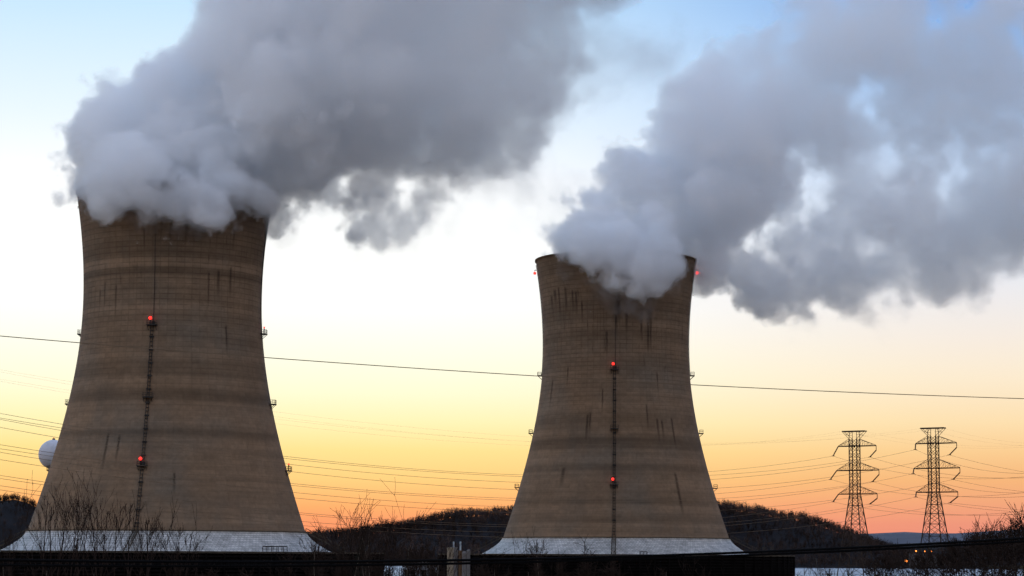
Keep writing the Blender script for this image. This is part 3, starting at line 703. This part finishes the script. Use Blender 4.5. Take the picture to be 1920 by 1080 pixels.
# ------------------------------------------------------------------ lattice pylons
def pylon(x, Y, ys, label, halves):
    """ys: photo heights of top plate, flare, then (attach, arm) for three arms"""
    zt, zf = at(x, ys[0], Y)[2], at(x, ys[1], Y)[2]
    arms = [(at(x, a, Y)[2], at(x, b, Y)[2]) for a, b in ys[2]]
    cx, th = at(x, 900, Y)[0], math.radians(-32)
    root = empty('transmission_pylon', (cx, Y, 0), th)
    tag(root, label, 'pylon', 'lattice pylons carrying the power lines')
    w0 = 1.55
    zw = arms[2][1]
    def hw(z): return w0 if z >= zw else w0 + (zw - z) * 0.125
    mb = MB()
    C4 = [(-1, -1), (1, -1), (1, 1), (-1, 1)]
    for sx_, sy_ in C4:
        mb.tube([(sx_ * hw(z), sy_ * hw(z), z) for z in (0, zw * 0.5, zw, zf)], 0.22, 4)
    lv = [zf]
    z = zf
    while z > 6:
        step = 2.5 if z > zw else 2.5 + (zw - z) * 0.17
        z = max(0.3, z - step); lv.append(z)
    for i in range(len(lv) - 1):
        za, zb = lv[i], lv[i + 1]
        ha, hb = hw(za), hw(zb)
        for q in range(4):
            a, b = C4[q], C4[(q + 1) % 4]
            mb.tube([(a[0] * ha, a[1] * ha, za), (b[0] * hb, b[1] * hb, zb)], 0.10, 3, cap=False)
            mb.tube([(b[0] * ha, b[1] * ha, za), (a[0] * hb, a[1] * hb, zb)], 0.10, 3, cap=False)
            if zb < zw or i % 3 == 0: mb.tube([(a[0] * hb, a[1] * hb, zb), (b[0] * hb, b[1] * hb, zb)], 0.13 if zb < zw else 0.10, 3, cap=False)
            if zb < zw - 12:
                zm, hm = (za + zb) / 2, hw((za + zb) / 2)
                mb.tube([(a[0] * hm, a[1] * hm, zm), ((a[0] + b[0]) / 2 * hb, (a[1] + b[1]) / 2 * hb, zb)], 0.06, 3, cap=False)
                mb.tube([(b[0] * hm, b[1] * hm, zm), ((a[0] + b[0]) / 2 * hb, (a[1] + b[1]) / 2 * hb, zb)], 0.06, 3, cap=False)
    mb.build('lattice_body', LATTICE, root)
    tp = MB(); tw = halves[0]
    for sy_ in (-w0, w0):
        tp.tube([(-tw, sy_ * .6, zt), (tw, sy_ * .6, zt)], 0.24, 4)
        for s in (-1, 1):
            tp.tube([(s * w0, sy_, zf), (s * tw, sy_ * .6, zt)], 0.10, 3)
            tp.tube([(s * w0, sy_, zf), (s * w0 * .9, sy_ * .8, zt)], 0.13, 3)
            tp.tube([(s * w0 * 1.9, sy_ * .8, (zf + zt) / 2), (s * w0 * .9, sy_ * .7, zt)], 0.07, 3)
            tp.tube([(s * w0, sy_, (zf + zt) / 2), (s * w0 * 1.9, sy_ * .8, (zf + zt) / 2)], 0.07, 3)
    for s in (-tw, 0, tw): tp.tube([(s, -w0 * .6, zt), (s, w0 * .6, zt)], 0.1, 3)
    tp.build('earth_wire_peak', LATTICE, root)
    tips = []
    for (za, zb), L in zip(arms, halves[1:]):
        row = []
        for s in (-1, 1):
            ar = MB(); tip = np.array([s * L * (0.79 if s < 0 else 1.04), 0, zb])
            for sy_ in (-w0, w0):
                ar.tube([(s * w0 * .2, sy_, zb), tip], 0.19, 4)
                ar.tube([(s * w0, sy_, za), tip + np.array([0, 0, .15])], 0.10, 3)
                for f in (0.3, 0.55, 0.78):
                    lo_ = np.array([s * w0, sy_, zb]) * (1 - f) + tip * f; hi_ = np.array([s * w0, sy_, za]) * (1 - f) + tip * f
                    ar.tube([lo_, hi_], 0.055, 3, cap=False)
                    f2 = f - .22; lo2 = np.array([s * w0, sy_, zb]) * (1 - f2) + tip * f2
                    ar.tube([lo2, hi_], 0.055, 3, cap=False)
            o = ar.build('crossarm', LATTICE, root)
            row.append((o, tip))
        tips.append(row)
    rot = np.array([[math.cos(th), -math.sin(th), 0], [math.sin(th), math.cos(th), 0], [0, 0, 1]])
    base = np.array([cx, Y, 0])
    return root, tips, rot, base

PORC = simple('brown_insulator', (0.075, 0.045, 0.03), 0.4, 0.15, 1.0)
def insulator(arm, tip, end, drop):
    """string of discs from the arm's tip to the conductor clamp (both in the pylon's own axes)"""
    m_ = MB(); a = np.array(tip, float); b = np.array(end, float)
    mid = a + np.array([0, 0, -drop]) if drop else a
    if drop:
        m_.tube([a, mid], 0.14, 5)
    n = 16
    for i in range(n):
        f = (i + 0.5) / n; p = mid + (b - mid) * f; d = (b - mid) / np.linalg.norm(b - mid) * 0.07
        m_.tube([p - d, p + d], 0.23, 7)
    m_.tube([mid, b], 0.10, 5)
    m_.tube([b + np.array([-.8, .4, 0]), b, b + np.array([.8, -.4, 0])], 0.12, 4)
    return m_.build('insulator', PORC, arm)

Y1, Y2 = 860.0, 835.0
k1 = Y1 / FPX / math.cos(math.radians(32)); k2 = Y2 / FPX / math.cos(math.radians(32))
PYL = [pylon(1603, Y1, (808.7, 823, [(823, 836.5), (866.7, 882), (911.7, 926.3)]), 'lattice transmission pylon rising from the wooded hillside edge', (19.5 * k1, 35.4 * k1, 39.5 * k1, 36 * k1)),
       pylon(1751, Y2, (802.8, 817.5, [(817.5, 831.3), (861, 878), (907, 922.8)]), 'lattice transmission pylon standing clear before the far blue ridge', (20 * k2, 37.5 * k2, 42 * k2, 38 * k2))]
ENDS = {'p1L': [(1562, 855), (1557, 899), (1562, 941)], 'p1R': [(1631, 857), (1636, 903), (1631, 945)], 'p2L': [(1716, 843), (1712, 888), (1717, 932)], 'p2R': [(1780, 853), (1787, 899), (1781, 943)]}
LSPAN = [('p1L', 0, (-128.01, 430.0, 44.41), 12.11), ('p1L', 1, (-128.01, 430.0, 37.88), 11.14), ('p1L', 2, (-128.01, 430.0, 31.87), 11.46), ('p1R', 0, (-128.01, 430.0, 43.17), 12.04), ('p1R', 1, (-128.01, 430.0, 36.77), 11.02), ('p1R', 2, (-128.01, 430.0, 31.04), 11.44),
         ('p2L', 0, (-131.58, 442.0, 44.48), 15.52), ('p2L', 1, (-131.58, 442.0, 37.43), 14.45), ('p2L', 2, (-131.58, 442.0, 30.31), 13.63), ('p2R', 0, (-131.58, 442.0, 42.78), 15.96), ('p2R', 1, (-131.58, 442.0, 35.67), 14.25), ('p2R', 2, (-131.58, 442.0, 29.4), 13.65)]
RSPAN = [('p1L', 0, (218.8, 600.0, 59.79), 16.19), ('p1L', 1, (218.8, 600.0, 56.8), 15.22), ('p1L', 2, (218.8, 600.0, 49.57), 13.25), ('p1R', 0, (218.8, 600.0, 56.0), 14.13), ('p1R', 1, (218.8, 600.0, 53.35), 13.72), ('p1R', 2, (218.8, 600.0, 43.75), 10.57),
         ('p2L', 0, (218.8, 600.0, 71.73), 20.3), ('p2L', 1, (218.8, 600.0, 65.57), 18.61), ('p2L', 2, (218.8, 600.0, 41.27), 10.17), ('p2R', 0, (218.8, 600.0, 35.05), 6.12), ('p2R', 1, (218.8, 600.0, 37.27), 6.97), ('p2R', 2, (218.8, 600.0, 17.6), 0.16)]
def sag(A, B, s, n=40):
    A = np.asarray(A, float); B = np.asarray(B, float)
    return [A + (B - A) * t - np.array([0, 0, 4 * s * t * (1 - t)]) for t in np.linspace(0, 1, n)]
lvl = ['top', 'middle', 'lowest']
for (kk, l, A, s1), (_, _, B, s2) in zip(LSPAN, RSPAN):
    p = 0 if kk[1] == '1' else 1
    e = at(*ENDS[kk][l], Y1 if p == 0 else Y2)
    root, tips, rot, base = PYL[p]
    arm, tip = tips[l][0 if kk[2] == 'L' else 1]
    insulator(arm, tip, rot.T @ (e - base), 0 if kk[2] == 'L' else 1.7)
    mb = MB(); mb.tube(sag(A, e, s1) + sag(e, B, s2)[1:], 0.042, 4)
    o = mb.build('power_line', WIRE)
    tag(o, 'thin power line hung from the %s %s arm of the %s pylon' % (lvl[l], 'left' if kk[2] == 'L' else 'right', 'left' if p == 0 else 'right'), 'power line', 'power lines strung along the pylons')
for p, (root, tips, rot, base) in enumerate(PYL):
    for s in (-1, 1):
        x = (1583 if s < 0 else 1621) if p == 0 else (1731 if s < 0 else 1770)
        e = at(x, 808.5 if p == 0 else 802.5, (Y1 if p == 0 else Y2) + (2 if s < 0 else -2))
        mb = MB(); mb.tube(sag((-128, 430, 51.5 + s), e, 11.5) + sag(e, (218.8, 600, 62 + s), 12)[1:], 0.013, 3)
        tag(mb.build('earth_wire', WIRE), 'faint earth wire from the %s end of the %s pylon top plate' % ('left' if s < 0 else 'right', 'left' if p == 0 else 'right'), 'earth wire', 'earth wires on the pylon tops')
# nearer lines crossing the whole view
tag(MB().tube(sag((-22.49, 70, 19.346), (27.04, 85, 17.9), 0.489, 60), 0.0135, 6).build('overhead_wire', WIRE), 'single overhead wire slanting down across both cooling towers', 'overhead wire')
tag(MB().tube(sag((-16.71, 52, 11.98), (19.09, 60, 13.0), 0.506, 60), 0.031, 6).build('utility_cable', BLACKWIRE), 'upper black utility cable sagging along the bottom of the view', 'utility cable', 'black cables low in the view')
tag(MB().tube(sag((-16.71, 52, 11.831), (19.09, 60, 12.9), 0.455, 60), 0.029, 6).build('utility_cable', BLACKWIRE), 'lower black utility cable sagging along the bottom of the view', 'utility cable', 'black cables low in the view')

# ------------------------------------------------------------------ silos, shed and lamps
BEIGE = simple('beige_silo_paint', (0.23, 0.19, 0.14), 0.8, 0.25, 0.6)
RUSTY = simple('rusty_silo_paint', (0.10, 0.06, 0.036), 0.85, 0.35, 0.6)
PALE = simple('pale_silo_paint', (0.13, 0.122, 0.12), 0.8, 0.2, 0.6)
PIPEM = simple('pale_blue_pipe', (0.33, 0.38, 0.42), 0.6, 0.1, 1.0)
def silo(x, ytop, wpx, Y, mat, label, dome, pipe=None, cat='silo'):
    p = at(x, ytop, Y); r = px_r(wpx / 2, Y); h = p[2]
    root = empty('storage_silo', (p[0], Y, 0)); tag(root, label, cat, 'silos beside the cooling towers')
    pf = [(r, 0), (r, h)]
    hp = MB().lathe(pf, 32)
    top = [(r + 0.06, h - 0.12), (r + 0.06, h + 0.06)] + ([(r * math.cos(a), h + r * 0.9 * math.sin(a)) for a in np.linspace(0.1, 1.5, 8)] if dome else [(r * 0.5, h + 0.12), (0.01, h + 0.14)])
    MB().lathe(top, 32).build('roof', mat, root, smooth=dome)
    for z in np.arange(1.2, h, 1.6): hp.lathe([(r - .02, z), (r + 0.04, z), (r + 0.04, z + 0.1), (r - .02, z + 0.1)], 32, closed=True)
    hp.build('shell', mat, root)
    if pipe:
        q = at(pipe[0], pipe[1], Y); pm = MB(); pm.tube([(q[0] - p[0], 0, h), (q[0] - p[0], 0, q[2])], 0.17, 10); pm.build('vent_pipe', PIPEM, root)
silo(844.5, 1027.5, 12, 486, BEIGE, 'beige silo at the left of the silo cluster', False)
silo(853.5, 1027, 9, 492, PALE, 'shaded silo with a pale vent pipe on its roof', False, (850.5, 1015.5))  # darker paint than its left neighbour holds this silo's shade
silo(863, 1033, 6, 479, RUSTY, 'narrow rusty orange silo with a tall pale vent pipe', False, (863.5, 1015.5))
silo(870.5, 1037, 8, 477, PALE, 'pale grey silo with a rounded top', True)
silo(878.5, 1033, 6.5, 488, PALE, 'small pale domed silo at the right of the cluster', True)
DIM = simple('weathered_stack', (0.055, 0.05, 0.047), 0.9, 0.2, 0.6)
silo(1432.5, 1026, 5.5, 900, DIM, 'left of two slim grey stacks beside the smaller cooling tower', False)
silo(1447.5, 1026, 6, 900, DIM, 'right of two slim grey stacks beside the smaller cooling tower', False)

SHEDM = simple('pale_shed_cladding', (0.16, 0.17, 0.19), 0.8, 0.2, 0.5)
sx0, sx1 = at(764, 1060, 640)[0], at(822, 1060, 640)[0]
sh = empty('shed', ((sx0 + sx1) / 2, 640, 0)); tag(sh, 'low pale shed glimpsed through the brush left of the silos', 'shed')
W_ = sx1 - sx0; hz_ = at(800, 1060, 640)[2]
MB().box((0, 0, hz_ / 2), (W_, 9, hz_)).build('wall', SHEDM, sh)
rb = MB(); b0 = len(rb.v)
for y in (-4.9, 4.9):
    rb.v += [(-W_ / 2 - .3, y, hz_ + 0.02), (W_ / 2 + .3, y, hz_ + 0.02), (W_ / 2 + .3, y, hz_ + .4), (0, y, hz_ + 1.0), (-W_ / 2 - .3, y, hz_ + .4)]
rb.f += [(0, 1, 2, 3, 4), (9, 8, 7, 6, 5)] + [(i, 5 + i, 5 + (i + 1) % 5, (i + 1) % 5) for i in range(5)]
rb.build('roof', PALE, sh)
for q in (-.3, .05, .34): MB().box((W_ * q, -4.53, hz_ - 2.2), (W_ * .16, .1, 2.0)).build('window', INNER, sh)

def lamp(x, y, Y, z0, label, r):
    p = at(x, y, Y)
    o = empty('street_lamp', (p[0], Y, z0)); tag(o, label, 'street lamp', 'amber lamps across the river')
    h = p[2] - z0
    MB().tube([(0, .9, 0), (0, .9, h + 1.0), (0, 0, h + 1.1)], 0.15, 5).build('post', STEEL, o)
    MB().lathe([(0.02, h - r), (r, h - r * .3), (r, h + r * .4), (0.02, h + r)], 10).build('lantern', AMBER, o, smooth=True)
lamp(1699, 1052, 2955, 0, 'amber lamp at the far river edge, lowest of the four', 1.9)
lamp(1717.5, 1033.5, 2990, 0, 'amber lamp over the pale building, leftmost of three', 1.2)
lamp(1734.5, 1033.5, 2990, 0, 'amber lamp over the pale building, middle of three', 1.0)
lamp(1747, 1033.5, 2990, 0, 'amber lamp over the pale building, rightmost of three', 1.2)
bx0, bx1 = at(1706, 1041, 3000)[0], at(1756, 1041, 3000)[0]
DULL = simple('dull_grey_cladding', (0.07, 0.07, 0.075), 0.9, 0.2, 0.3)
fb_ = empty('warehouse', ((bx0 + bx1) / 2, 3002, 0)); tag(fb_, 'long pale warehouse under the three amber lamps across the river', 'warehouse')
hz2 = at(1730, 1039.5, 3000)[2]
MB().box((0, 0, hz2 / 2), (bx1 - bx0, 12, hz2)).build('wall', DULL, fb_)
MB().box((0, 0, hz2 + .5), (bx1 - bx0 + 2, 14, .9)).build('roof', DULL, fb_)
for i in range(5): MB().box(((bx1 - bx0) * (i - 2) / 5.4, -6.05, 3.5), (3.2, .1, 4.5)).build('loading_door', STEEL, fb_)

# ------------------------------------------------------------------ bare winter trees, shrubs, one evergreen
BARK = simple('dark_bark', (0.024, 0.016, 0.013), 0.95, 0.35, 1.5)
PALEBARK = simple('pale_bark', (0.085, 0.07, 0.055), 0.95, 0.35, 1.5)
def grow(rr, h, spread, trunk_r, first, upright, levels, nb, twig_r):
    """(trunk MB, crown MB) of a leafless tree of height h"""
    tr, cr = MB(), MB()
    lean = rr.normal(0, 0.05, 2)
    n = 8
    pts = []; p = np.zeros(3); d = np.array([lean[0], lean[1], 1.0])
    for i in range(n):
        pts.append(p.copy()); p = p + d / np.linalg.norm(d) * h * 0.9 / (n - 1); d[:2] += rr.normal(0, 0.06, 2); d[:2] *= 0.9
    rad = [max(twig_r, trunk_r * (1 - 0.9 * i / (n - 1))) for i in range(n)]
    tr.tube(pts, rad, 6)
    def point(f):
        q = f * (n - 1); i = min(n - 2, int(q)); return pts[i] + (pts[i + 1] - pts[i]) * (q - i), rad[i]
    def branch(s, d, L, r, lv):
        m_ = 4; q = [s]; dd = d / np.linalg.norm(d); p = s.copy()
        for i in range(m_):
            dd = dd + rr.normal(0, 0.10, 3) + np.array([0, 0, 0.07 * upright]); dd /= np.linalg.norm(dd)
            p = p + dd * L / m_; q.append(p.copy())
        rs = [max(twig_r * .7, r * (1 - 0.75 * i / m_)) for i in range(m_ + 1)]
        cr.tube(q, rs, 4 if lv == 0 else 3, cap=False)
        if lv + 1 < levels:
            for j in range(nb[lv + 1]):
                f = rr.uniform(0.25, 1.0); k = min(m_ - 1, int(f * m_)); s2 = q[k] + (q[k + 1] - q[k]) * (f * m_ - k)
                ax = q[k + 1] - q[k]; ax /= np.linalg.norm(ax)
                v = rr.normal(0, 1, 3); v -= ax * (v @ ax); v /= np.linalg.norm(v)
                branch(s2, ax + v * rr.uniform(.45, 1.0) * spread * 1.5, L * rr.uniform(0.38, 0.62), max(twig_r * .8, rs[k] * 0.6), lv + 1)
    for j in range(nb[0]):
        f = first + (1 - first) * (j + rr.uniform(0, 1)) / nb[0]
        s, r = point(min(0.97, f)); a = rr.uniform(0, 6.28)
        e = rr.uniform(0.5, 1.0) * spread
        branch(s, np.array([math.cos(a) * e, math.sin(a) * e, 0.75]), h * (1.02 - f) * rr.uniform(0.55, 0.9), max(twig_r, r * 0.55), 0)
    return tr, cr

def bare_tree(x, ytop, Y, label, group, seed, mat=BARK, spread=0.55, tr=None, first=0.3, upright=1.2, levels=3, nb=(12, 6, 5), twig=None, name='bare_tree', cat='tree'):
    rr = np.random.RandomState(seed)
    p = at(x, ytop, Y); h = max(3.0, p[2])
    tw = twig or Y / FPX * 0.42
    t_, c_ = grow(rr, h, spread, tr or h * 0.012, first, upright, levels, nb, tw)
    root = empty(name, (p[0], Y, 0)); tag(root, label, cat, group)
    t_.build('trunk', mat, root, smooth=True); c_.build('crown', mat if mat is BARK else BARK, root)
    return root

def ordinal(i, n):
    w_ = ['first', 'second', 'third', 'fourth', 'fifth', 'sixth', 'seventh', 'eighth', 'ninth', 'tenth', 'eleventh', 'twelfth', 'thirteenth', 'fourteenth', 'fifteenth', 'sixteenth', 'seventeenth', 'eighteenth', 'nineteenth', 'twentieth', 'twenty-first']
    return 'leftmost' if i == 0 else 'rightmost' if i == n - 1 else w_[i] + ' from the left'

rng = random.Random(77)
LT = [(20, 965, 240), (57, 903, 250), (88, 930, 225), (112, 922, 235), (136, 918, 215), (158, 905, 240), (178, 922, 228), (196, 910, 250), (222, 935, 232), (243, 915, 240), (262, 942, 222), (285, 952, 245), (318, 968, 235), (345, 975, 250)]
for i, (x, y, Y) in enumerate(LT):
    bare_tree(x, y, Y, 'bare sapling before the larger cooling tower, %s of its row' % ordinal(i, len(LT)), 'bare saplings before the larger cooling tower', 100 + i, spread=0.42, first=0.38, upright=1.6, nb=(8, 4, 2), levels=3, tr=0.15)
CT = [(548, 1020, 260), (590, 1010, 250), (612, 1002, 265), (652, 962, 280), (668, 972, 262), (683, 965, 290), (693, 1004, 258), (719, 948, 275), (737, 952, 268), (760, 1003, 280), (782, 998, 270), (803, 1010, 285), (822, 1012, 275)]
for i, (x, y, Y) in enumerate(CT):
    bare_tree(x, y, Y, 'thin sapling between the towers, %s of its row' % ordinal(i, len(CT)), 'bare saplings between the cooling towers', 200 + i, mat=PALEBARK if i % 2 else BARK, spread=0.5, first=0.45, upright=1.3, nb=(9, 5, 3), levels=3, tr=0.11)
RT = [(1668, 1035, 420), (1716, 1030, 440), (1768, 1010, 430), (1800, 996, 450), (1822, 1000, 420), (1845, 984, 440), (1862, 992, 410), (1880, 975, 430), (1903, 963, 420), (1925, 968, 440), (1948, 958, 425), (1985, 950, 430)]
for i, (x, y, Y) in enumerate(RT):
    bare_tree(x, y, Y, 'broad bare tree at the right edge, %s of its clump' % ordinal(i, len(RT)), 'bare trees at the right edge', 300 + i, spread=0.85, first=0.25, upright=0.9, nb=(15, 8, 5), levels=3, tr=0.22, twig=0.055, mat=PALEBARK if i == 8 else BARK)
FT = [(30, 1030, 180), (95, 1040, 175), (180, 1042, 185), (330, 1044, 190), (430, 1050, 180), (700, 1020, 200), (800, 1030, 195), (930, 1032, 200), (1010, 1000, 330), (1000, 1046, 195), (1240, 1046, 200), (1330, 1052, 190), (1540, 1030, 380), (1640, 1040, 360)]
for i, (x, y, Y) in enumerate(FT):
    bare_tree(x, y, Y, 'low pale-stemmed bare tree along the bottom, %s of its line' % ordinal(i, len(FT)), 'low bare trees along the bottom', 400 + i, mat=PALEBARK, spread=0.6, first=0.35, nb=(8, 5, 3), levels=3, tr=0.09)
SH = [(905, 1030, 340, 30), (1048, 1026, 350, 24), (1100, 1010, 360, 40), (1148, 1022, 355, 34), (1010, 1028, 345, 22), (640, 1018, 300, 34), (720, 1018, 310, 34), (765, 1022, 305, 34), (815, 1034, 300, 30), (1505, 1062, 330, 40), (1548, 1058, 340, 44), (1592, 1056, 325, 46), (1640, 1058, 335, 46), (1690, 1062, 330, 46),
      (1738, 1050, 345, 50), (1785, 1040, 335, 56), (1830, 1034, 350, 60), (1876, 1030, 340, 60), (1912, 1032, 330, 60), (395, 1055, 210, 40), (470, 1060, 215, 40)]
for i, (x, y, Y, wd) in enumerate(sorted(SH)):
    rr = np.random.RandomState(500 + i); p = at(x, y, Y); h = p[2]
    root = empty('bare_shrub', (p[0], Y, 0)); tag(root, 'leafless shrub along the bottom, %s of the shrubs' % ordinal(i, len(SH)), 'shrub', 'leafless shrubs along the bottom')
    st, tw = MB(), MB(); hwid = px_r(wd / 2, Y)
    for j in range(16):
        a = rr.uniform(0, 6.28); rad_ = hwid * math.sqrt(rr.rand()); topz = h * (1 - 0.35 * (rad_ / hwid) ** 2) * rr.uniform(0.82, 1.0)
        b = np.array([rad_ * .35 * math.cos(a), rad_ * .35 * math.sin(a), 0]); t2 = np.array([rad_ * math.cos(a), rad_ * math.sin(a), topz])
        st.tube([b, b * .5 + t2 * .5 + rr.normal(0, .25, 3), t2], [0.11, 0.08, 0.035], 4)
        for q in range(26):
            f = rr.uniform(0.45, 1.0); s = b + (t2 - b) * f; d = rr.normal(0, 1, 3); d[2] = abs(d[2]) + .2; d /= np.linalg.norm(d)
            L = h * rr.uniform(.05, .14); tw.tube([s, s + d * L * .5 + rr.normal(0, .08, 3), s + d * L], [0.045, 0.035, 0.02], 3, cap=False)
    st.build('stem', BARK, root); tw.build('twigs', BARK, root)
NEEDLE = simple('dark_needles', (0.012, 0.016, 0.012), 0.95, 0.4, 1.0)
pe = at(678, 1012, 330); et = empty('evergreen_tree', (pe[0], 330, 0)); tag(et, 'small dense black green evergreen beside the larger tower\'s roof edge', 'tree')
MB().tube([(0, 0, 0), (0, 0, pe[2] * .5), (0, 0, pe[2] - .5)], [0.2, 0.14, 0.04], 7).build('trunk', BARK, et)
cm = MB(); rr = np.random.RandomState(6)
for i in range(1500):
    z = pe[2] * (0.35 + 0.65 * rr.rand() ** 0.8); R2 = 1.35 * (1.05 - (z / pe[2]) ** 3) * rr.uniform(.5, 1.1); a = rr.uniform(0, 6.28)
    c = np.array([R2 * math.cos(a), R2 * math.sin(a), z]); v1, v2 = rr.normal(0, .16, 3), rr.normal(0, .16, 3); cm.tri(c, c + v1, c + v2)
cm.build('crown', NEEDLE, et)
